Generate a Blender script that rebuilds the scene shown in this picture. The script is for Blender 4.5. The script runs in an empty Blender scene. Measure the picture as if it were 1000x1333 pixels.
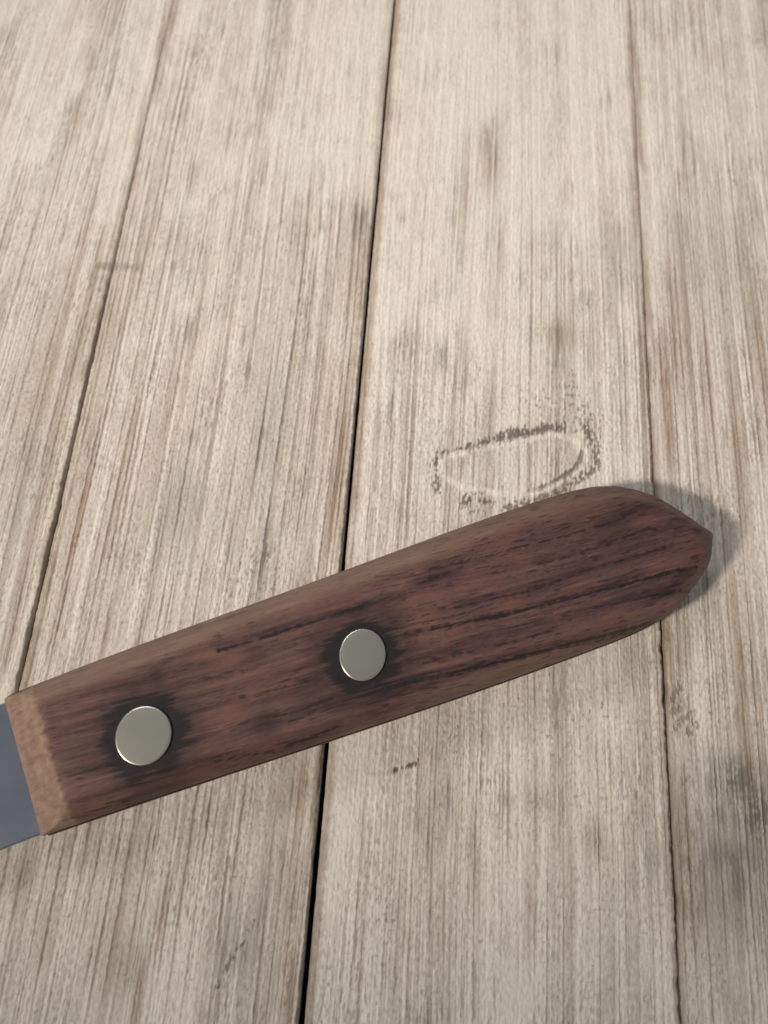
import bpy, math
import numpy as np
from mathutils import Matrix, Vector

scene = bpy.context.scene
col = scene.collection
MM = 0.001                                   # every length below is in millimetres

# ------------------------------------------------------------------ camera
CAM_ROWS = ((0.9972122, -0.0746177, 0.0), (0.0699106, 0.9343047, -0.3495528), (0.0260828, 0.3485783, 0.9369167))
cam = bpy.data.cameras.new('camera')
cam_ob = bpy.data.objects.new('camera', cam)
col.objects.link(cam_ob)
cam_ob.matrix_world = Matrix.Translation(Vector((0.0, -44.7706, 120.0)) * MM) @ Matrix(CAM_ROWS).to_4x4()
cam.sensor_fit = 'VERTICAL'
cam.sensor_height = 24.0
cam.lens = 1050.0 / 1333.0 * 24.0
cam.clip_start = 0.002
cam.clip_end = 20.0
cam.dof.use_dof = True
cam.dof.focus_distance = 0.1140
cam.dof.aperture_fstop = 15.0
scene.camera = cam_ob

# ------------------------------------------------------------------ room light
world = bpy.data.worlds.new('World')
scene.world = world
world.use_nodes = True
bg = world.node_tree.nodes['Background']
bg.inputs['Color'].default_value = (0.95, 0.97, 1.0, 1)
bg.inputs['Strength'].default_value = 0.24

def cone_lamp(name, loc, aim, power, colour, cone, radius):
    l = bpy.data.lights.new(name, 'SPOT')
    l.energy = power; l.color = colour; l.shadow_soft_size = radius
    l.spot_size = math.radians(cone); l.spot_blend = 1.0  # cone edge stands in for shade of an unseen phone on the near side
    o = bpy.data.objects.new(name, l)
    col.objects.link(o)
    o.location = loc
    o.rotation_euler = (Vector(aim) - Vector(loc)).to_track_quat('-Z', 'Y').to_euler()
    return o

cone_lamp('desk_lamp', (-0.53, -0.36, 0.63), (0.02, 0.088, 0.0), 29.5, (1.0, 0.90, 0.77), 23, 0.042)
cone_lamp('north_lamp', (-0.26, 0.40, 0.56), (0.0, 0.096, 0.0), 11.4, (1.0, 0.975, 0.985), 29, 0.20)  # unseen soft lamp, its cone shaped so the near side darkens

vs = scene.view_settings
vs.view_transform = 'Standard'
vs.look = 'None'
vs.exposure = 0.0
vs.gamma = 1.0
vs.use_curve_mapping = False
scene.cycles.use_denoising = True

# ------------------------------------------------------------------ measured shapes (mm on the table)
POLY = {
    'KNOT_TOP': [(7.56, 9.31), (8.45, 10.41), (9.92, 11.36), (11.79, 11.93), (13.29, 12.39), (15.17, 13.25), (16.67, 13.92), (18.56, 14.79), (20.08, 15.26), (21.99, 15.8), (23.13, 15.93), (25.43, 16.85), (27.74, 17.25)],
    'KNOT_RIM': [(8.55, 8.36), (9.04, 10.04), (9.94, 10.86), (12.57, 11.37), (13.68, 12.29), (17.45, 13.1), (21.24, 14.3), (24.29, 15.06), (26.96, 16.12), (30.02, 15.32), (32.28, 13.61), (32.06, 11.52), (30.71, 9.35), (28.81, 7.77), (25.44, 5.88), (21.35, 4.55), (16.89, 4.79), (12.03, 5.4), (9.17, 6.99), (8.55, 8.36)],
    'KNOT_RIGHT': [(31.82, 13.16), (31.41, 11.46), (30.33, 9.73), (28.44, 8.35), (26.56, 6.98), (24.69, 6.02), (23.2, 5.5)],
    'KNOT_OUTER': [(32.55, 17.87), (33.28, 15.8), (33.81, 13.74), (34.07, 11.68), (33.35, 9.97), (30.69, 8.04), (28.43, 6.32), (25.44, 4.48), (22.48, 3.24), (19.54, 1.94)],
    'KNOT_LEFT': [(7.78, 8.71), (7.95, 6.68), (8.34, 4.7)],
    'KNOT_LOW': [(12.68, 2.97), (13.95, 3.75), (15.8, 3.82), (16.37, 3.15)],
    'CHIP_A': [(44.54, -26.2), (45.81, -23.98)],
    'CHIP_B': [(44.56, -27.86), (45.99, -26.65)],
    'CHIP_C': [(44.77, -30.15), (45.74, -28.88), (47.03, -28.13)],
    'CHIP_D': [(46.77, -30.44), (47.85, -29.49)],
    'SCRATCH_A': [(3.52, -39.29), (4.9, -38.67), (6.19, -38.27), (7.89, -37.31)],
    'SCRATCH_B': [(-16.95, -67.28), (-15.83, -64.56), (-14.7, -62.43), (-13.26, -59.42)],
    'SCRATCH_C': [(-53.77, 42.55), (-50.76, 42.5), (-46.76, 43.02)],
}
BLOTS = [
    (13.81, 78.17, 0.59, 5.66, 'd', 0.5),
    (10.36, 50.86, 0.70, 6.63, 'd', 0.5),
    (22.99, 37.29, 0.54, 7.73, 'd', 0.4),
    (9.76, -48.35, 0.53, 5.77, 'd', 0.45),
    (-0.06, -45.06, 0.64, 4.93, 'd', 0.35),
    (-25.22, -58.37, 0.61, 5.48, 't', 0.8),
    (-26.89, -69.23, 0.69, 5.12, 't', 0.8),
    (-40.53, -61.25, 0.70, 6.32, 't', 0.8),
    (-21.30, -46.55, 0.64, 3.95, 't', 0.8),
    (16.18, -49.86, 0.85, 6.64, 't', 0.6),
    (23.61, -55.08, 0.73, 6.43, 't', 0.6),
    (57.40, 13.59, 1.15, 16.10, 't', 0.7),
    (63.31, 36.11, 1.22, 23.70, 't', 0.7),
    (53.31, 27.64, 0.93, 17.27, 't', 0.7),
    (-34.67, 35.38, 0.93, 18.10, 't', 0.5),
    (-37.37, 11.35, 0.75, 16.08, 't', 0.7),
    (-42.10, 2.75, 0.85, 15.42, 't', 0.7),
    (-31.60, 52.13, 0.69, 5.07, 'd', 0.5),
    (-34.94, 74.41, 0.73, 4.69, 'd', 0.5),
    (-39.95, 61.00, 0.71, 3.55, 'd', 0.4),
    (-48.77, 42.84, 1.35, 0.99, 'd', 0.5),
    (-60.03, 41.17, 1.21, 1.31, 'd', 0.35),
    (-51.73, 72.78, 1.01, 8.36, 'd', 0.5),
    (-46.13, 45.73, 0.82, 11.35, 't', 0.6),
    (-32.59, 10.63, 1.62, 1.25, 'd', 0.45),
    (-32.14, -1.72, 3.86, 7.65, 'g', 0.65),
    (-21.26, 10.59, 0.88, 10.11, 'd', 0.6),
    (-23.62, -6.19, 0.60, 7.44, 'd', 0.5),
    (-17.88, -8.88, 1.19, 6.72, 'd', 0.8),
    (-19.89, 12.80, 2.77, 16.10, 'g', 0.5),
    (-8.27, 57.40, 1.83, 4.31, 'd', 0.6),
    (-8.72, 49.13, 2.49, 14.55, 't', 0.5),
    (15.41, 73.58, 1.91, 7.37, 't', 0.75),
    (8.85, 61.11, 0.86, 12.87, 'd', 0.45),
    (7.37, 55.71, 0.56, 10.10, 'd', 0.45),
    (10.65, 66.66, 0.72, 10.62, 't', 0.7),
    (-1.53, 62.63, 1.14, 0.71, 'd', 0.5),
    (-0.65, 57.76, 0.85, 1.39, 'd', 0.55),
    (8.13, 29.04, 0.79, 3.75, 'd', 0.8),
    (6.53, 26.64, 0.52, 4.44, 'd', 0.4),
    (28.37, 35.10, 2.15, 2.79, 't', 0.8),
    (27.79, 54.14, 0.85, 6.73, 'd', 0.4),
    (22.87, 55.41, 0.71, 8.43, 'd', 0.45),
    (17.32, 51.49, 0.84, 9.90, 't', 0.4),
    (12.70, -42.14, 0.76, 4.52, 'd', 0.6),
    (7.98, -45.00, 1.50, 2.78, 'd', 0.45),
    (52.98, -36.71, 4.89, 4.37, 'd', 0.78),
    (55.59, -40.65, 4.17, 5.27, 'd', 0.8),
    (52.23, -48.36, 4.71, 6.73, 'd', 0.45),
    (50.63, -41.51, 2.19, 4.04, 'd', 0.4),
    (50.56, -35.31, 1.11, 2.11, 'd', 0.4),
    (51.86, -46.42, 7.01, 9.64, 'g', 0.85),
    (51.09, -49.40, 5.87, 7.61, 't', 0.55),
    (45.71, -50.73, 2.76, 9.37, 't', 0.9),
    (44.85, -43.93, 1.08, 6.90, 't', 0.9),
    (44.48, -53.67, 1.47, 5.58, 'd', 0.3),
    (32.11, -45.81, 1.29, 2.56, 't', 0.75),
    (40.37, -47.71, 1.50, 2.44, 'g', 0.6),
    (24.60, -41.30, 2.18, 2.23, 't', 0.5),
    (20.27, -41.61, 1.30, 1.02, 't', 0.5),
    (39.96, 52.70, 3.67, 7.02, 'g', 0.5),
    (38.46, 58.57, 3.72, 1.05, 'd', 0.25),
    (-15.11, -60.91, 2.64, 4.93, 'g', 0.5),
    (-11.96, -57.48, 0.82, 11.63, 'd', 0.55),
    (-13.69, -63.97, 0.50, 6.12, 'd', 0.55),
    (-9.37, -66.34, 0.50, 5.17, 'd', 0.5),
    (-8.27, -54.41, 0.83, 15.31, 't', 0.9),
    (-7.49, -67.09, 0.99, 4.72, 't', 0.9),
    (-8.36, -42.61, 0.86, 6.98, 't', 0.8),
    (-47.54, -6.81, 1.07, 14.70, 't', 0.8),
    (-47.12, -20.23, 0.91, 9.23, 't', 0.8),
    (-48.54, 10.42, 1.24, 16.09, 't', 0.6),
    (-8.08, 8.23, 1.25, 15.67, 't', 0.8),
    (-8.58, 0.16, 0.73, 8.91, 't', 0.8),
    (-10.87, 17.82, 0.77, 9.78, 't', 0.5),
    (-48.69, 27.94, 1.82, 13.32, 't', 0.5),
    (-31.97, -63.39, 1.60, 7.93, 't', 0.6),
    (-30.48, -65.97, 3.98, 4.38, 't', 0.35),
    (-23.40, -53.54, 1.24, 5.65, 't', 0.5),
    (-44.79, -55.96, 1.64, 3.78, 't', 0.5),
    (44.05, -22.63, 1.39, 6.73, 't', 0.7),
    (48.73, 39.55, 1.91, 18.29, 't', 0.6),
    (46.28, 24.08, 1.31, 16.95, 't', 0.8),
    (58.06, 55.19, 7.13, 14.97, 'g', 0.45),
    (52.40, 54.67, 2.27, 10.06, 'g', 0.5),
    (-57.16, 15.36, 3.77, 15.25, 't', 0.5),
    (-57.24, -1.12, 2.64, 10.29, 'g', 0.4),
    (-53.61, 22.98, 0.90, 7.34, 'd', 0.4),
    (-63.11, 16.30, 0.75, 7.14, 'd', 0.4),
    (20.02, 10.53, 6.95, 3.54, 'g', 0.22),
    (18.13, 10.65, 0.50, 3.00, 'd', 0.3),
    (15.00, 10.12, 0.63, 2.72, 'd', 0.3),
    (23.16, 11.89, 0.51, 3.02, 'd', 0.3),
    (12.52, 9.23, 0.75, 2.17, 't', 0.6),
    (32.13, 19.26, 2.85, 4.27, 'k', 0.9),
    (30.25, 24.20, 1.83, 5.81, 'k', 0.7),
    (33.97, 15.15, 1.54, 4.18, 'k', 0.9),
    (24.39, 22.24, 5.21, 3.62, 'k', 0.45),
    (14.62, 2.02, 1.97, 1.83, 'k', 0.9),
    (18.29, 2.97, 3.71, 1.32, 'k', 0.6),
    (8.83, 7.57, 1.00, 5.34, 'k', 0.5),
    (21.24, 14.10, 6.38, 1.95, 'k', 0.35),
    (26.80, -32.75, 6.71, 6.34, 'k', 0.3),
    (33.57, -29.00, 6.80, 6.48, 'k', 0.35),
    (20.02, -26.67, 9.10, 4.41, 'k', 0.3),
    (13.47, -33.72, 3.33, 6.30, 'k', 0.35),
    (46.02, -28.09, 3.41, 4.38, 'k', 0.3),
    (50.81, -24.40, 4.61, 8.84, 'k', 0.3),
    (3.95, -56.41, 4.13, 10.79, 'k', 0.3),
    (-6.32, -57.10, 3.09, 12.50, 'k', 0.2),
    (12.31, -2.07, 4.87, 5.07, 'k', 0.25),
    (-16.50, -24.87, 9.08, 17.27, 'k', 0.3),
    (-19.42, -10.86, 5.90, 7.24, 'k', 0.5),
]
H_ORIGIN = (-44.95, -42.07)
H_ANGLE = 0.39792
H_NORTH = [(-0.07, 9.19), (2.25, 9.44), (5.52, 9.74), (9.22, 10.03), (17.34, 10.49), (25.57, 10.84), (33.92, 11.17), (39.62, 11.4), (46.7, 11.72), (54.42, 12.1), (60.4, 12.4), (66.51, 12.66), (72.72, 12.86), (78.92, 12.93), (83.96, 12.89), (87.59, 12.51), (90.98, 11.52), (93.49, 10.04), (95.84, 8.22), (98.19, 5.1), (100.02, 2.32), (101.33, -0.15)]
H_SOUTH = [(0.07, -9.43), (6.87, -9.43), (14.55, -9.48), (25.11, -9.62), (38.61, -9.84), (47.07, -9.96), (52.69, -10.02), (58.35, -10.06), (64.08, -10.06), (69.93, -10.03), (75.98, -9.93), (82.17, -9.78), (86.03, -9.58), (87.87, -9.33), (89.34, -9.09), (90.61, -8.8), (91.83, -8.35), (93.15, -7.7), (95.82, -6.13), (98.04, -4.75), (99.63, -3.39), (101.06, -1.83), (102.85, 0.15)]
H_LINES = {
    'a': [(53.3, -0.39), (66.1, -2.09), (76.08, -2.91), (84.02, -3.47), (95.55, -4.36)],
    'b': [(47.97, -6.39), (57.35, -7.42), (65.93, -8.13), (74.69, -8.76), (87.06, -9.53)],
    'c': [(28.7, 5.53), (32.31, 5.2), (36.56, 5.1), (43.06, 5.14), (48.55, 5.12)],
    'd': [(87.41, -6.34), (92.6, -6.67)],
    'e': [(59.33, 7.06), (68.32, 6.45), (79.78, 5.66), (86.89, 5.4), (93.45, 6.34)],
    'f': [(55.44, 5.68), (63.45, 5.81)],
    'g': [(22.37, -1.01), (28.43, -1.39), (34.51, -1.97), (39.68, -2.33)],
    'h': [(28.6, -4.55), (35.58, -5.46), (41.87, -5.5)],
    'i': [(55.03, -4.8), (63.55, -5.69), (72.28, -6.4)],
    'j': [(61.55, 0.79), (70.33, -0.08), (79.67, -0.04), (92.65, -0.41)],
    'k': [(24.63, -8.03), (32.43, -9.17), (40.77, -8.95)],
    'l': [(61.19, -11.68), (67.78, -11.77)],
    'm': [(73.94, 3.04), (80.81, 2.55), (90.61, 2.94), (94.82, 1.55)],
    'n': [(44.24, 5.42), (54.07, 4.99)],
}
H_RIVETS = [(16.86, -2.18, 3.57, 3.72), (46.67, -1.25, 3.1, 3.52)]
H_STAINS = [(20.05, 4.25, 1.25, 2.29), (21.85, -1.04, 2.08, 2.6), (31.95, -5.47, 1.67, 1.67), (32.95, 3.68, 1.67, 1.04), (51.2, 3.1, 3.12, 2.29), (47.72, 4.26, 3.12, 1.67), (43.99, -2.18, 1.25, 1.46), (39.24, -3.77, 3.12, 1.04), (86.89, 5.4, 4.17, 1.46), (59.35, 5.54, 3.12, 1.25)]


# ------------------------------------------------------------------ numeric helpers
_rng = np.random.RandomState(7)
_perm = np.concatenate([_rng.permutation(512)] * 3)
_ang = _rng.rand(512) * 2 * np.pi
_gx, _gy = np.cos(_ang), np.sin(_ang)

def noise(x, y, seed=0):
    """gradient noise, about -1..1"""
    x = x + seed * 37.17; y = y + seed * 17.71
    xi = np.floor(x).astype(np.int64); yi = np.floor(y).astype(np.int64)
    fx = x - xi; fy = y - yi
    xi &= 511; yi &= 511
    u = fx * fx * fx * (fx * (fx * 6 - 15) + 10); v = fy * fy * fy * (fy * (fy * 6 - 15) + 10)
    def g(ix, iy, dx, dy):
        h = _perm[_perm[(ix & 511) + (seed * 13 & 511)] + (iy & 511)]
        return _gx[h] * dx + _gy[h] * dy
    a = g(xi, yi, fx, fy); b = g(xi + 1, yi, fx - 1, fy)
    c = g(xi, yi + 1, fx, fy - 1); d = g(xi + 1, yi + 1, fx - 1, fy - 1)
    return 1.5 * ((a + (b - a) * u) + ((c + (d - c) * u) - (a + (b - a) * u)) * v)

def sstep(a, b, x):
    t = np.clip((x - a) / (b - a), 0, 1)
    return t * t * (3 - 2 * t)

def dist_poly(x, y, pts):
    """distance to a polyline and position along it (0..1)"""
    best = np.full(x.shape, 1e9); along = np.zeros(x.shape)
    n = len(pts) - 1
    for i in range(n):
        ax_, ay_ = pts[i]; bx_, by_ = pts[i + 1]
        dx, dy = bx_ - ax_, by_ - ay_
        k = np.clip(((x - ax_) * dx + (y - ay_) * dy) / (dx * dx + dy * dy + 1e-9), 0, 1)
        d = np.hypot(x - ax_ - k * dx, y - ay_ - k * dy)
        m = d < best
        best = np.where(m, d, best); along = np.where(m, (i + k) / n, along)
    return best, along

def axis_steps(lo, hi, f0, f1, fine, grow=1.12, cap=3.0):
    """grid positions: fine between f0 and f1, growing coarser towards lo and hi"""
    mid = list(np.linspace(f0, f1, max(2, int(round((f1 - f0) / fine)) + 1))) if f1 > f0 else [f0]
    right = []; x = mid[-1]; s = fine
    while x < hi - 1e-6:
        s = min(s * grow, cap); x = min(x + s, hi); right.append(x)
    left = []; x = mid[0]; s = fine
    while x > lo + 1e-6:
        s = min(s * grow, cap); x = max(x - s, lo); left.append(x)
    return np.array(left[::-1] + mid + right)

def fast_mesh(name, verts, quads, tris=None, smooth=True):
    me = bpy.data.meshes.new(name)
    verts = np.asarray(verts, dtype=np.float32) * MM
    nq = len(quads); nt = 0 if tris is None else len(tris)
    me.vertices.add(len(verts)); me.vertices.foreach_set('co', verts.ravel())
    idx = np.asarray(quads, dtype=np.int32).ravel()
    starts = np.arange(nq, dtype=np.int32) * 4
    if nt:
        idx = np.concatenate([idx, np.asarray(tris, dtype=np.int32).ravel()])
        starts = np.concatenate([starts, nq * 4 + np.arange(nt, dtype=np.int32) * 3])
    me.loops.add(len(idx)); me.loops.foreach_set('vertex_index', idx)
    me.polygons.add(nq + nt); me.polygons.foreach_set('loop_start', starts)
    me.update(calc_edges=True)
    me.polygons.foreach_set('use_smooth', np.full(nq + nt, smooth))
    me.validate()
    return me

def grid_quads(nr, nc, base=0):
    i = np.arange(nr - 1)[:, None] * nc + np.arange(nc - 1)[None, :]
    return (np.stack([i, i + 1, i + nc + 1, i + nc], -1).reshape(-1, 4) + base)

def rim_index(nr, nc):
    """vertex indices round the border of a grid, counter-clockwise"""
    return np.concatenate([np.arange(nc), np.arange(1, nr) * nc + nc - 1,
                           (nr - 1) * nc + np.arange(nc - 2, -1, -1), np.arange(nr - 2, 0, -1) * nc])

def set_attr(me, name, rgba):
    a = me.attributes.new(name, 'FLOAT_COLOR', 'POINT')
    a.data.foreach_set('color', np.asarray(rgba, dtype=np.float32).ravel())

def link(name, me, mat, parent=None):
    o = bpy.data.objects.new(name, me)
    col.objects.link(o)
    if mat: me.materials.append(mat)
    if parent: o.parent = parent
    return o

# ------------------------------------------------------------------ materials
class Nodes:
    def __init__(self, name):
        self.mat = bpy.data.materials.new(name); self.mat.use_nodes = True
        self.t = self.mat.node_tree; self.b = self.t.nodes['Principled BSDF']
    def n(self, kind, **kw):
        nd = self.t.nodes.new(kind)
        for k, v in kw.items(): setattr(nd, k, v)
        return nd
    def l(self, a, b): self.t.links.new(a, b)
    def mix(self, fac, a, b, mode='MIX'):
        m = self.n('ShaderNodeMix', data_type='RGBA', blend_type=mode)
        for s, v in ((m.inputs[0], fac), (m.inputs[6], a), (m.inputs[7], b)):
            if hasattr(v, 'is_output'): self.l(v, s)
            elif isinstance(v, (int, float)): s.default_value = v
            else: s.default_value = (*v, 1)
        return m.outputs[2]
    def noise(self, scale_xyz, detail=3.0, rough=0.55, dist=0.0):
        tc = self.n('ShaderNodeTexCoord'); mp = self.n('ShaderNodeMapping')
        mp.inputs['Scale'].default_value = scale_xyz
        self.l(tc.outputs['Object'], mp.inputs['Vector'])
        nz = self.n('ShaderNodeTexNoise'); nz.inputs['Scale'].default_value = 1.0
        nz.inputs['Detail'].default_value = detail; nz.inputs['Roughness'].default_value = rough
        nz.inputs['Distortion'].default_value = dist
        self.l(mp.outputs['Vector'], nz.inputs['Vector'])
        return nz.outputs['Fac']
    def ramp(self, v, lo, hi, a=0.0, b=1.0):
        r = self.n('ShaderNodeMapRange'); r.clamp = True
        r.inputs[1].default_value = lo; r.inputs[2].default_value = hi
        r.inputs[3].default_value = a; r.inputs[4].default_value = b
        self.l(v, r.inputs[0]); return r.outputs[0]
    def mul(self, a, b):
        m = self.n('ShaderNodeMath', operation='MULTIPLY')
        for s, v in ((m.inputs[0], a), (m.inputs[1], b)):
            if hasattr(v, 'is_output'): self.l(v, s)
            else: s.default_value = v
        return m.outputs[0]
    def attr(self, name):
        a = self.n('ShaderNodeAttribute', attribute_name=name)
        sp = self.n('ShaderNodeSeparateColor')
        self.l(a.outputs['Color'], sp.inputs[0])
        return sp.outputs[0], sp.outputs[1], sp.outputs[2], a.outputs['Alpha']
    def bump(self, h, strength, dist):
        b = self.n('ShaderNodeBump'); b.inputs['Strength'].default_value = strength
        b.inputs['Distance'].default_value = dist
        self.l(h, b.inputs['Height']); self.l(b.outputs['Normal'], self.b.inputs['Normal'])

def plank_material():
    m = Nodes('whitewashed_wood')
    tone, tan, dark, grey = m.attr('wood')
    c = m.mix(tone, (0.39, 0.325, 0.262), (0.88, 0.815, 0.735))
    fine = m.noise((5200, 1100, 900), 3, 0.6)
    c = m.mix(m.ramp(fine, 0.36, 0.68, 0.0, 0.40), c, (0.46, 0.40, 0.335))
    c = m.mix(m.mul(tan, m.ramp(m.noise((1600, 160, 160), 3), 0.25, 0.75, 0.55, 1.0)), c, (0.315, 0.228, 0.155))
    c = m.mix(grey, c, (0.33, 0.305, 0.28))
    c = m.mix(dark, c, (0.085, 0.068, 0.056))
    hue = m.noise((60, 22, 22), 2)
    c = m.mix(m.ramp(hue, 0.35, 0.7, 0.0, 0.35), c, m.mix(1.0, c, (0.98, 0.93, 0.93), 'MULTIPLY'))
    m.l(c, m.b.inputs['Base Color'])
    m.b.inputs['Roughness'].default_value = 0.72
    m.b.inputs['Specular IOR Level'].default_value = 0.28
    m.bump(m.noise((4200, 1500, 1500), 4, 0.65), 0.35, 0.00012)
    return m.mat

def handle_material():
    m = Nodes('rosewood')
    tone, halo, pore, worn_lit = m.attr('wood')
    c = m.mix(tone, (0.046, 0.0245, 0.0300), (0.205, 0.100, 0.081))
    mott = m.noise((260, 900, 500), 4, 0.6)
    c = m.mix(m.ramp(mott, 0.35, 0.70, 0.0, 0.45), c, (0.075, 0.036, 0.034))
    warm = m.noise((120, 420, 300), 3, 0.5)
    c = m.mix(m.ramp(warm, 0.52, 0.75, 0.0, 0.40), c, (0.250, 0.112, 0.070))
    c = m.mix(worn_lit, c, m.mix(m.ramp(m.noise((160, 900, 700), 4, 0.6), 0.3, 0.7), (0.240, 0.148, 0.102), (0.350, 0.240, 0.175)))
    c = m.mix(halo, c, (0.011, 0.009, 0.011))
    c = m.mix(pore, c, (0.016, 0.010, 0.012))
    m.l(c, m.b.inputs['Base Color'])
    m.l(m.ramp(m.noise((300, 1200, 800), 3), 0.3, 0.7, 0.54, 0.70), m.b.inputs['Roughness'])
    m.b.inputs['Specular IOR Level'].default_value = 0.30
    m.bump(m.noise((700, 3800, 3000), 4, 0.6), 0.22, 0.00010)
    return m.mat

def metal(name, colour, rough, sx, sy, bstr, metallic=1.0):
    m = Nodes(name)
    n1 = m.noise((sx, sy, sx), 4, 0.6)
    n2 = m.noise((130, 130, 130), 3, 0.55)
    dark = tuple(v * 0.90 for v in colour)
    c = m.mix(m.ramp(n2, 0.35, 0.7), colour, dark)
    m.l(c, m.b.inputs['Base Color'])
    m.b.inputs['Metallic'].default_value = metallic
    m.l(m.ramp(n2, 0.3, 0.7, rough - 0.03, rough + 0.04), m.b.inputs['Roughness'])
    m.bump(n1, bstr, 0.00002)
    return m.mat

MAT_PLANK = plank_material()
MAT_HANDLE = handle_material()
MAT_RIVET = metal('nickel_pin', (0.60, 0.575, 0.485), 0.27, 260, 2600, 0.03)
MAT_BLADE = metal('steel', (0.34, 0.37, 0.43), 0.22, 60, 2500, 0.06)
mu = Nodes('bare_dark_board')
mu.l(mu.mix(mu.noise((300, 30, 30), 3), (0.030, 0.024, 0.018), (0.060, 0.046, 0.034)), mu.b.inputs['Base Color'])
mu.b.inputs['Roughness'].default_value = 0.9
MAT_UNDER = mu.mat

# ------------------------------------------------------------------ the planked table top
X_GAPS = [(-51.2, 0.24), (-5.72, 0.80), (43.55, 0.20)]       # centre and nominal width of the joints
# how the joints really open and close along the boards: (y, width)
GAP_OPEN = [[(-125, 0.30), (-30, 0.30), (0, 0.26), (40, 0.20), (75, 0.12), (110, 0.06), (190, 0.05)],
            [(-125, 0.85), (-70, 0.78), (-45, 0.70), (-10, 0.54), (30, 0.48), (60, 0.46), (110, 0.42), (190, 0.4)],
            [(-125, 0.28), (-60, 0.28), (-25, 0.34), (-5, 0.26), (20, 0.20), (45, 0.14), (65, 0.06), (190, 0.03)]]
X_LO, X_HI, Y_LO, Y_HI = -135.0, 118.0, -125.0, 190.0
PLANK_T = 9.0

STYLE = [dict(tan=1.15, line=0.85, tone=0.0), dict(tan=1.0, line=0.95, tone=0.0), dict(tan=0.55, line=0.85, tone=0.05), dict(tan=1.2, line=1.05, tone=-0.03)]

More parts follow.
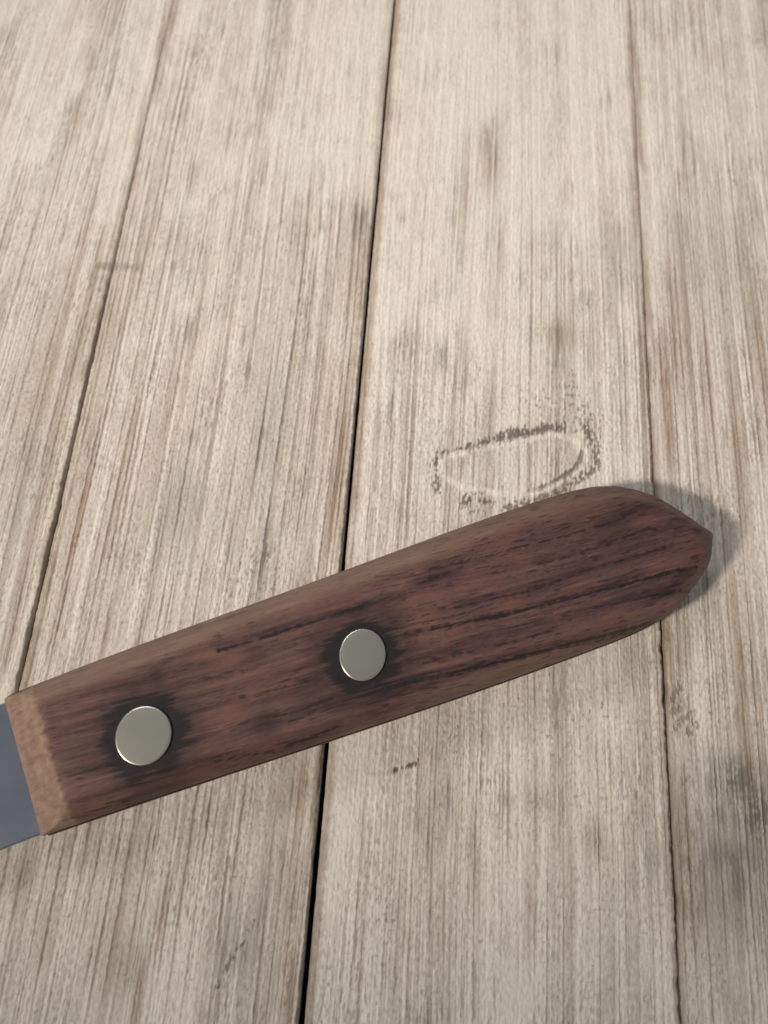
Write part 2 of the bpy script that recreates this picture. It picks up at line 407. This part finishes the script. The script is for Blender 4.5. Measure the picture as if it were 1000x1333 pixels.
def wood_fields(x, y, xl, xr, sd, st_):
    """relief (mm) and tone / tan / dark / grey masks of one plank"""
    wob = 1.3 * noise(x / 24, y / 110, sd) + 0.10 * noise(x / 5, y / 30, sd + 1)
    g = x + wob + 0.085 * noise(x / 0.7, y / 1.1, sd + 30) + 0.05 * noise(x / 0.35, y / 0.5, sd + 31)
    n1 = noise(g / 1.25, y / 210, sd + 2)
    n2 = noise(g / 0.58, y / 120, sd + 3)
    n3 = noise(g / 0.31, y / 55, sd + 4)
    n4 = noise(g / 4.2, y / 190, sd + 5)
    low = noise(x / 13, y / 40, sd + 6)
    mid = noise(x / 4.5, y / 9, sd + 7)
    iso = noise(x / 0.50, y / 0.75, sd + 8)
    iso2 = noise(x / 0.28, y / 0.42, sd + 9)
    clump = noise(x / 1.6, y / 3.4, sd + 10)
    # thick wash hides the grain in places (most of all on the far end of the middle board)
    cover = sstep(0.0, 0.55, low + 0.3 * mid + 1.1 * np.exp(-((x - 12) / 22) ** 2) * sstep(38, 75, y) + 0.55 * sstep(35, 90, y) - 0.1)
    show = st_['line'] * (1 - 0.75 * cover)
    brk = sstep(-0.40, 0.30, noise(g / 0.75, y / 8, sd + 20) + 0.35 * iso)
    sel = sstep(-0.25, 0.20, noise(g / 2.3, y / 70, sd + 11))
    sel2 = sstep(-0.05, 0.35, noise(g / 1.6, y / 45, sd + 21))
    ridge = np.maximum(np.exp(-(n1 / 0.14) ** 2) * sel, 0.9 * np.exp(-(n2 / 0.24) ** 2) * sel2) * (0.45 + 0.55 * sstep(-0.45, 0.15, noise(g / 0.8, y / 6, sd + 34) + 0.4 * iso))
    groove = sstep(0.06, 0.36, 0.8 * n2 + 0.5 * n3 + 0.25 * n1) * show * (0.40 + 0.60 * brk) * (1 - 0.8 * ridge)
    tone = 0.60 + st_['tone'] + 0.20 * n4 + 0.17 * n1 * show + 0.18 * n3 * show + 0.10 * mid + 0.19 * iso + 0.15 * iso2 + 0.10 * clump \
        + 0.50 * ridge * (0.35 + 0.65 * show) - 0.36 * groove + 0.16 * cover
    tone = 0.635 + (tone - 0.61) * 1.22
    height = 0.05 * n1 + 0.08 * ridge - 0.17 * groove + 0.06 * iso + 0.05 * iso2 + 0.04 * clump
    tan = 0.24 * sstep(0.12, 0.6, n4 + 0.5 * mid) * show + 0.26 * groove * sstep(-0.2, 0.45, noise(x / 7, y / 18, sd + 12))
    tan += 0.60 * sstep(0.10, 0.40, noise(g / 1.7, y / 130, sd + 23)) * sstep(-0.15, 0.40, noise(x / 11, y / 60, sd + 24)) * (0.5 + 0.5 * sstep(-0.3, 0.3, n3 + 0.5 * iso)) * (1 - 0.6 * cover)
    tan *= 0.85 * st_['tan'] * (1 - 0.5 * ridge)
    dash = noise(g / 0.36, y / 3.2, sd + 29) + 0.3 * iso
    grey = np.zeros_like(x); dark = np.zeros_like(x)
    kn = np.zeros_like(x)
    for bx, by, rx, ry, kind, st in BLOTS:
        if bx < xl - 4 or bx > xr + 4: continue
        q = ((g - wob * 0.6 - bx) / rx) ** 2 + ((y - by) / ry) ** 2
        w = st * np.exp(-q * 0.9)
        if kind == 't': tan = np.maximum(tan, 1.5 * w * (0.40 + 0.60 * sstep(-0.35, 0.25, n2 + 0.6 * n3 + 0.3 * clump + 0.3 * iso)))
        elif kind == 'g': grey = np.maximum(grey, 0.95 * w * (0.55 + 0.45 * sstep(-0.5, 0.4, n2 + clump)))
        elif kind == 'k': kn = np.maximum(kn, w)
        else: dark = np.maximum(dark, 0.95 * w * (0.22 + 0.78 * sstep(-0.06, 0.26, 0.8 * n2 + 0.7 * n3 + 0.5 * clump + 0.45 * iso + 0.7 * w - 0.25)))
    wisp = noise(g / 0.5, y / 12, sd + 25) + 0.3 * noise(g / 0.3, y / 3, sd + 26)
    dark = np.maximum(dark, 0.38 * sstep(0.30, 0.60, wisp) * sstep(0.10, 0.55, noise(x / 7.5, y / 24, sd + 27) + 0.1 * clump))
    # broken specks sitting in the open grain
    sp = noise(g / 0.30, y / 2.1, sd + 13) + 0.45 * noise(x / 0.35, y / 0.8, sd + 22)
    patch = sstep(0.0, 0.65, noise(x / 6.5, y / 15, sd + 14) + 0.2 * n1)
    spk = sstep(0.42, 0.66, sp + 0.22 * patch + 0.16 * groove - 0.02) * (0.25 + 0.75 * patch)
    dark = np.maximum(dark, 0.40 * spk * (1 - 0.5 * cover))
    dark = np.maximum(dark, 0.30 * sstep(0.25, 0.50, dash) * groove)
    # bare flecks where the wash has chipped away in small crumbs
    crumb = noise(x / 0.62, y / 0.85, sd + 15) + 0.55 * noise(g / 0.3, y / 0.6, sd + 28)
    dark = np.maximum(dark, 0.58 * sstep(0.30, 0.55, crumb + 0.75 * kn - 0.42) * sstep(0.05, 0.35, kn))
    pit = sstep(0.40, 0.62, noise(x / 0.34, y / 0.62, sd + 32) + 0.25 * noise(x / 3, y / 6, sd + 33))
    dark = np.maximum(dark, 0.30 * pit * (1 - 0.6 * cover))
    height -= 0.10 * dark
    # joints: bare arrises, a little crushed
    e = np.minimum(x - xl, xr - x)
    far = sstep(95, 25, y) * 0.7 + 0.3
    jag = 0.30 * noise(y / 2.2, x * 0 + sd, sd + 16) + 0.25 * noise(y / 0.7, x * 0 + sd, sd + 17)
    edge = sstep(0.55, 0.0, e + 0.6 * jag)
    tan = np.maximum(tan, 0.85 * sstep(2.0, 0.3, e + 1.2 * jag + 0.8 * n1) * (0.4 + 0.6 * sstep(-0.3, 0.3, noise(x / 2, y / 20, sd + 18))))
    dark = np.maximum(dark, 0.30 * edge * far)
    height -= 0.40 * far * sstep(0.35, 0.0, e + 0.35 * jag) + 0.05 * sstep(2.0, 0, e)
    return height, tone, tan, dark, grey, dict(iso=iso, iso2=iso2, n2=n2, n3=n3, clump=clump, crumb=crumb)

def draw_lines(x, y, F, height, tone, tan, dark, grey):
    def near(name, pad=4.0):
        p = np.array(POLY[name])
        return (x > p[:, 0].min() - pad) & (x < p[:, 0].max() + pad) & (y > p[:, 1].min() - pad) & (y < p[:, 1].max() + pad)
    def stroke(name, w, amt, rag=0.35, gaps=0.0, cut=0.12):
        m = near(name)
        if not m.any(): return
        d, a = dist_poly(x[m], y[m], POLY[name])
        wid = w(a) if callable(w) else w
        d = np.abs(d - 0.0)
        r = d + rag * (0.6 * F['iso'][m] + 0.4 * F['iso2'][m] + 0.9 * F['n3'][m] + 0.7 * F['n2'][m])
        k = sstep(wid, wid * 0.55, r)
        if gaps: k = k * sstep(-gaps - 0.1, -gaps + 0.25, F['crumb'][m] + 0.5 * F['clump'][m])
        dark[m] = np.maximum(dark[m], amt * k); height[m] -= cut * k
    stroke('KNOT_TOP', lambda a: 0.50 + 0.72 * sstep(0.25, 0.70, a), 0.82, 0.80, gaps=0.55)
    stroke('KNOT_RIGHT', 0.55, 0.78, 0.25)
    stroke('KNOT_OUTER', 1.05, 0.75, 0.55, gaps=0.30)
    stroke('KNOT_LEFT', 1.1, 0.7, 0.5, gaps=0.1)
    stroke('KNOT_LOW', 1.0, 0.8, 0.5, gaps=0.2)
    for n in ('CHIP_A', 'CHIP_B', 'CHIP_C', 'CHIP_D'): stroke(n, 0.60, 0.50, 0.5, gaps=0.45, cut=0.2)
    stroke('SCRATCH_A', 0.45, 0.85, 0.30, gaps=0.15)
    stroke('SCRATCH_B', 0.40, 0.7, 0.30, gaps=0.1)
    stroke('SCRATCH_C', 0.8, 0.38, 0.4)
    inside = np.exp(-(((x - 19.0) / 9.5) ** 2 + ((y - 9.3) / 3.0) ** 2) ** 2)
    tone += 0.14 * inside * (0.6 + 0.4 * F['clump']); tan *= 1 - 0.5 * inside
    m = near('KNOT_RIM', 2.0)
    if m.any():                                            # pale raised rim round the knot
        d, a = dist_poly(x[m], y[m], POLY['KNOT_RIM'])
        k = sstep(0.85, 0.20, d + 0.35 * F['iso'][m] + 0.2 * F['iso2'][m]) * (0.45 + 0.55 * sstep(-0.3, 0.3, F['n2'][m] + F['clump'][m]))
        tone[m] = tone[m] * (1 - k) + 0.98 * k
        tan[m] *= 1 - k; height[m] += 0.05 * k; dark[m] *= 1 - 0.6 * k

base_v = np.array([(X_LO, Y_LO, -PLANK_T), (X_HI, Y_LO, -PLANK_T), (X_HI, Y_HI, -PLANK_T), (X_LO, Y_HI, -PLANK_T),
                   (X_LO, Y_LO, -PLANK_T - 10), (X_HI, Y_LO, -PLANK_T - 10), (X_HI, Y_HI, -PLANK_T - 10), (X_LO, Y_HI, -PLANK_T - 10)], float)
base_q = [(0, 1, 2, 3), (7, 6, 5, 4), (0, 4, 5, 1), (1, 5, 6, 2), (2, 6, 7, 3), (3, 7, 4, 0)]
table = link('table_top', fast_mesh('table_top', base_v, base_q, smooth=False), MAT_UNDER)
table['kind'] = 'structure'
table['label'] = 'whitewashed rough plank table top with dark joints'

edges = [X_LO] + [v for c, w in X_GAPS for v in (c - w / 2, c + w / 2)] + [X_HI]
VIEW_X = (-88.0, 76.0)
for i in range(4):
    xl, xr = edges[2 * i], edges[2 * i + 1]
    fx0, fx1 = max(xl, VIEW_X[0]), min(xr, VIEW_X[1])
    xs = axis_steps(xl, xr, fx0, fx1, 0.115)
    ys = np.concatenate([axis_steps(Y_LO, 20.0, -76.0, 20.0, 0.24), axis_steps(20.0, Y_HI, 20.0, 20.0, 0.25, 1.012, 0.8)[1:]])
    Xg, Yg = np.meshgrid(xs, ys)
    sd = 20 + 31 * i
    h, tone, tan, dark, grey, F = wood_fields(Xg, Yg, xl, xr, sd, STYLE[i])
    draw_lines(Xg, Yg, F, h, tone, tan, dark, grey)
    # sawn edges wander a little, and the joints vary in width
    def opening(k):
        gy = np.array(GAP_OPEN[k]); return (np.interp(Yg, gy[:, 0], gy[:, 1]) - X_GAPS[k][1]) / 2
    wander = lambda a: 0.12 * noise(Yg / 7, Xg * 0 + a, 5) + 0.10 * noise(Yg / 1.6, Xg * 0 + a, 6) + 0.09 * noise(Yg / 0.7, Xg * 0 + a, 7) + 0.75 * np.clip(noise(Yg / 2.4, Xg * 0 + a, 10) - 0.28, 0, 1)
    Xp = Xg.copy()
    if i < 3: Xp -= (opening(i) + np.clip(wander(i + 0.5), 0, 1) * np.clip(0.4 + opening(i) * 2, 0.2, 1)) * sstep(2.0, 0, xr - Xg)
    if i > 0: Xp += (opening(i - 1) + np.clip(wander(i + 7.5), 0, 1) * np.clip(0.4 + opening(i - 1) * 2, 0.2, 1)) * sstep(2.0, 0, Xg - xl)
    top = np.stack([Xp, Yg, h], -1).reshape(-1, 3)
    nr, nc = Xg.shape
    rim = rim_index(nr, nc)
    low = top[rim].copy(); low[:, 2] = -PLANK_T + 0.05
    n0 = len(top); k = np.arange(len(rim)); k2 = np.roll(k, -1)
    skirt = np.stack([rim, n0 + k, n0 + k2, rim[k2]], -1)
    me = fast_mesh('plank', np.concatenate([top, low]), np.concatenate([grid_quads(nr, nc), skirt]))
    rgba = np.stack([np.clip(v, 0, 1).ravel() for v in (tone, tan, dark, grey)], -1)
    side = rgba[rim].copy(); side[:, 1] = 0.6; side[:, 2] = np.maximum(side[:, 2], 0.75)
    set_attr(me, 'wood', np.concatenate([rgba, side]))
    link('plank', me, MAT_PLANK, table)

# ------------------------------------------------------------------ the knife
knife = bpy.data.objects.new('kitchen_knife', None)
knife.empty_display_size = 0.02
col.objects.link(knife)
knife.location = (H_ORIGIN[0] * MM, H_ORIGIN[1] * MM, 0.00012)
knife.rotation_euler = (0, 0, H_ANGLE)
knife['label'] = 'knife with dark reddish brown wooden handle, two nickel rivets and grey steel blade'
knife['category'] = 'knife'

LEN = 101.7
THICK, MIDZ, WALL = 12.0, 6.0, 2.0
def smooth_curve(pts, s, passes=2):
    p = np.array(pts); ss = np.linspace(p[0, 0], p[-1, 0], 800)
    v = np.interp(ss, p[:, 0], p[:, 1])
    for _ in range(passes):
        kk = 3; pad = np.concatenate([2 * v[0] - v[kk:0:-1], v, 2 * v[-1] - v[-2:-kk - 2:-1]])
        v = np.convolve(pad, np.ones(2 * kk + 1) / (2 * kk + 1), 'valid')
    return np.interp(s, ss, v)

def scale_mesh(ns, nq, detail):
    p = np.linspace(0, 1, ns)
    s = LEN * np.clip(p, 0, 1)
    s = LEN * (0.86 * p + 0.14 * np.sin(np.pi / 2 * p))       # closer stations near the butt
    s = s / s[-1] * LEN
    tn = smooth_curve(H_NORTH[:-1] + [(LEN, 0.30)], s); ts = smooth_curve(H_SOUTH[:-3] + [(99.45, -3.5), (100.6, -1.75), (LEN, -0.10)], s)
    q = np.sin(np.linspace(-1, 1, nq) * np.pi / 2)
    q = 0.72 * q + 0.28 * np.linspace(-1, 1, nq)
    S = np.repeat(s[:, None], nq, 1)
    Tt = (tn + ts)[:, None] / 2 + (tn - ts)[:, None] / 2 * q[None, :]
    S = S + 0.75 * np.clip(-Tt / 9.0, -1, 1) * sstep(12, 0, S)   # the front end is cut a touch askew
    step = max(1, ns // 140)
    def cut(w, front):
        idx = list(range(0, ns, step)) + [ns - 1]
        pl = [(s[j], w[j]) for j in idx]
        return pl
    dN, _ = dist_poly(S, Tt, [(-8.0, tn[0])] + cut(tn, 1) + [(LEN + .01, 0.0)])
    dS, _ = dist_poly(S, Tt, [(-8.0, ts[0])] + cut(ts, 1) + [(LEN + .01, 0.0)])
    def prof(d, r, n):
        a = 1 - np.clip(d / r, 0, 1)
        return (1 - a ** n) ** (1 / n)
    rn = 4.4 + 0.8 * sstep(70, 92, S)
    rs = 3.0 + 1.4 * sstep(78, 95, S)
    pr = prof(dN, rn, 1.75) * prof(dS, rs, 1.9)
    Z = MIDZ + WALL + (THICK - MIDZ - WALL) * pr
    Z += 0.22 * (1 - (2 * (Tt - (tn + ts)[:, None] / 2) / (tn - ts + 3)[:, None]) ** 2) * pr
    ch = MIDZ + WALL - 0.2 + 0.80 * np.clip(S - (S[0][None, :]), 0, None)
    kk = 0.22
    Z = -kk * np.log(np.exp(-Z / kk) + np.exp(-ch / kk)) if detail else np.minimum(Z, ch)
    return S, Tt, Z, tn, ts, ch

def close_scale(S, Tt, Z):
    top = np.stack([S, Tt, Z], -1).reshape(-1, 3)
    nr, nc = S.shape
    rim = rim_index(nr, nc)
    low = top[rim].copy(); low[:, 2] = MIDZ + 0.55
    n0 = len(top); k = np.arange(len(rim)); k2 = np.roll(k, -1)
    # grid rows run along the handle, so flip to face up
    q = grid_quads(nr, nc)[:, ::-1]
    skirt = np.stack([rim, rim[k2], n0 + k2, n0 + k], -1)
    return top, low, q, skirt, rim

# upper slab of wood, with its grain, pores and stains
S, Tt, Z, tn, ts, ch = scale_mesh(820, 240, True)
tt = Tt + 0.055 * S + 0.8 * noise(S / 40, Tt / 9, 3) + 0.25 * noise(S / 9, Tt / 2.5, 4)
b1 = noise(S / 70, tt / 2.6, 11); b2 = noise(S / 34, tt / 1.0, 12); b3 = noise(S / 15, tt / 0.42, 13)
b4 = noise(S / 6, tt / 0.22, 14); cl = noise(S / 7, Tt / 3, 15); iso = noise(S / 0.8, Tt / 0.35, 16)
tone = 0.52 + 0.34 * b1 + 0.30 * b2 + 0.22 * b3 + 0.10 * b4 + 0.16 * cl - 0.10 * sstep(45, 90, S)
tone += 0.22 * sstep(0.2, 0.6, noise(S / 2.6, tt / 0.24, 26)) + 0.10 * iso
dash = noise(S / 2.3, tt / 0.20, 17) + 0.35 * noise(S / 8, tt / 0.5, 18)
pore = 0.62 * sstep(0.42, 0.58, dash + 0.22 * sstep(0.0, 0.5, -b2)) * sstep(-0.35, 0.25, noise(S / 14, tt / 2.2, 19) + 0.5 * sstep(30, 60, S))
for nm, pts in H_LINES.items():
    d, a = dist_poly(S, Tt, pts)
    strong = nm in 'abc'
    w = (0.44 if strong else 0.30)
    r = d + 0.26 * b4 + 0.16 * iso + 0.3 * np.abs(b3) * (0.3 if strong else 0.6)
    k = sstep(w, w * 0.3, r) * sstep(-0.75 if strong else -0.15, -0.05 if strong else 0.3, noise(S / 1.7, S * 0 + len(pts), 21) + 0.6 * noise(S / 5, S * 0 + 3, 22) + 0.1)
    pore = np.maximum(pore, (0.95 if strong else 0.75) * k)
    tone -= 0.22 * np.exp(-(d / 0.9) ** 2)
halo = np.zeros_like(S)
for (rs_, rt_, ra, rb) in H_RIVETS:
    d = np.hypot(S - rs_, Tt - rt_) - (ra + rb) / 2
    d = d + 0.8 * noise(S / 3.0, Tt / 1.6, 23) + 0.9 * b3 + 0.5 * b4 - 0.45 * np.abs(S - rs_) / (np.abs(S - rs_) + np.abs(Tt - rt_) + 0.5)
    halo = np.maximum(halo, 0.96 * sstep(3.0, 0.9, d))
    halo = np.maximum(halo, 0.48 * sstep(6.0, 1.8, d + 1.6 * b2 + 0.8 * cl))
for sx_, sy_, rx, ry in H_STAINS:
    q = ((S - sx_) / rx) ** 2 + ((Tt - sy_) / ry) ** 2
    halo = np.maximum(halo, 0.62 * np.exp(-q * 0.8) * sstep(-0.5, 0.3, b2 + 0.6 * cl + 0.2))
front = sstep(0.35, -0.25, ch - (Z + 0.42)) * 0
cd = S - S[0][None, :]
worn_lit = 0.95 * sstep(5.6, 4.6, cd + 0.35 * b3 + 0.5 * noise(Tt / 1.5, S * 0, 24)) * (0.72 + 0.28 * sstep(-0.4, 0.4, noise(S / 1.2, Tt / 1.0, 25)))
worn_lit = np.maximum(worn_lit, 0.9 * sstep(1.0, 0.3, cd))
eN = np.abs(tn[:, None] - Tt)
worn_lit = np.maximum(worn_lit, 0.70 * sstep(38, 4, S) * sstep(4.6, 2.4, eN + 0.6 * b3))  # north bevel painted paler for the light it catches
worn_lit = np.maximum(worn_lit, (0.30 + 0.34 * sstep(92, 40, S)) * sstep(4.6, 2.6, eN + 0.6 * b3 + 0.4 * b2))  # the same painted light, fainter, along the rest of the north edge
worn_lit = np.maximum(worn_lit, 0.30 * sstep(40, 60, S) * sstep(2.6, 1.0, np.abs(ts[:, None] - Tt) + 0.5 * b3))  # slightly paler strip along the south edge
halo *= 1 - worn_lit
pore *= 1 - 0.75 * worn_lit
Z = Z - 0.06 * pore - 0.02 * sstep(0, 0.6, -b3) * (1 - worn_lit) + 0.012 * iso * (1 - worn_lit)
top, low, q, skirt, rim = close_scale(S, Tt, Z)
me = fast_mesh('handle_slab', np.concatenate([top, low]), np.concatenate([q, skirt]))
rgba = np.stack([np.clip(v, 0, 1).ravel() for v in (tone, halo, pore, worn_lit)], -1)
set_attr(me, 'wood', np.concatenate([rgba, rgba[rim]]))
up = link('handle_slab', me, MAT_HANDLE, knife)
up['label'] = 'upper slab of the dark brown wooden handle with chamfered pale front end'

# lower slab: the same wood mirrored under the tang
S2, T2, Z2, tn2, ts2, _ = scale_mesh(200, 60, False)
top, low, q, skirt, rim = close_scale(S2, T2, Z2)
v = np.concatenate([top, low]); v[:, 2] = 2 * MIDZ - v[:, 2]
v[:, 2] = np.maximum(v[:, 2], 0.0)
me = fast_mesh('handle_slab', v, np.concatenate([q, skirt])[:, ::-1])
t2 = np.clip(0.5 + 0.5 * noise(v[:, 0] / 34, (v[:, 1] + 0.05 * v[:, 0]) / 1.0, 12), 0, 1)
set_attr(me, 'wood', np.stack([t2, t2 * 0, t2 * 0, t2 * 0], -1))
link('handle_slab', me, MAT_HANDLE, knife)

# steel blade and the tang it continues into
sb = np.linspace(0.6, LEN - 0.8, 120)
tnb = smooth_curve(H_NORTH[:-1] + [(LEN, 0.30)], sb) - 0.25
tsb = smooth_curve(H_SOUTH[:-3] + [(99.45, -3.5), (100.6, -1.75), (LEN, -0.10)], sb) + 0.25
north = [(-150, 2.0), (-146, 6.2), (-138, 8.4), (-120, 9.3), (-60, 9.35), (-6, 9.2), (-0.5, 9.0)] + list(zip(sb, tnb))
south = [(-150, -2.0), (-146, -6.2), (-138, -8.4), (-120, -9.5), (-60, -9.6), (-6, -9.35), (-0.5, -9.1)] + list(zip(sb, tsb))
nb = len(north); BT = 0.5
rows = []
for (a, b), (c, d) in zip(north, south):
    ed = 0.18
    rows.append([(a, b, MIDZ - BT + ed), (a, b, MIDZ + BT - ed), (a, b - ed, MIDZ + BT), (c, d + ed, MIDZ + BT),
                 (c, d, MIDZ + BT - ed), (c, d, MIDZ - BT + ed), (c, d + ed, MIDZ - BT), (a, b - ed, MIDZ - BT)])
v = np.array(rows, float).reshape(-1, 3)
qs = []
for j in range(nb - 1):
    for k in range(8):
        k2 = (k + 1) % 8
        qs.append((j * 8 + k, j * 8 + k2, (j + 1) * 8 + k2, (j + 1) * 8 + k))
for j in (0, nb - 1):
    b = j * 8
    cap = [(b, b + 5, b + 4, b + 1), (b + 1, b + 4, b + 3, b + 2), (b, b + 7, b + 6, b + 5)]
    qs += cap if j == 0 else [c[::-1] for c in cap]
blade = link('blade', fast_mesh('blade', v, qs, smooth=False), MAT_BLADE, knife)

# two round rivets through handle and tang, filed almost flush
def rivet(cx, cy, ra, rb, ztop):
    n = 72
    prof = [(0.0, 0.0), (0.60, 0.0), (0.93, 0.0), (0.955, -0.004), (0.985, -0.035), (1.0, -0.11), (1.0, -0.30), (1.0, -1.2), (1.0, -11.2), (0.96, -11.45), (0.0, -11.5)]
    vv, qq, tr = [], [], []
    ca, sa = math.cos(-H_ANGLE), math.sin(-H_ANGLE)
    for r, z in prof[1:-1]:
        for k in range(n):
            a = 2 * math.pi * k / n
            ux, uy = ra * r * math.cos(a), rb * r * math.sin(a)
            vv.append((cx + ux * ca - uy * sa, cy + ux * sa + uy * ca, ztop + z))
    m = len(prof) - 2
    for j in range(m - 1):
        for k in range(n):
            k2 = (k + 1) % n
            qq.append((j * n + k, (j + 1) * n + k, (j + 1) * n + k2, j * n + k2))
    vv += [(cx, cy, ztop + prof[0][1]), (cx, cy, ztop + prof[-1][1])]
    for k in range(n):
        k2 = (k + 1) % n
        tr.append((m * n, k, k2)); tr.append((m * n + 1, (m - 1) * n + k2, (m - 1) * n + k))
    return link('rivet', fast_mesh('rivet', vv, qq, tr), MAT_RIVET, knife)

for (rs_, rt_, ra, rb) in H_RIVETS:
    j = np.argmin(np.hypot(S - rs_, Tt - rt_)); zt = Z.ravel()[j]
    rivet(rs_, rt_, ra, rb, zt + 0.34)
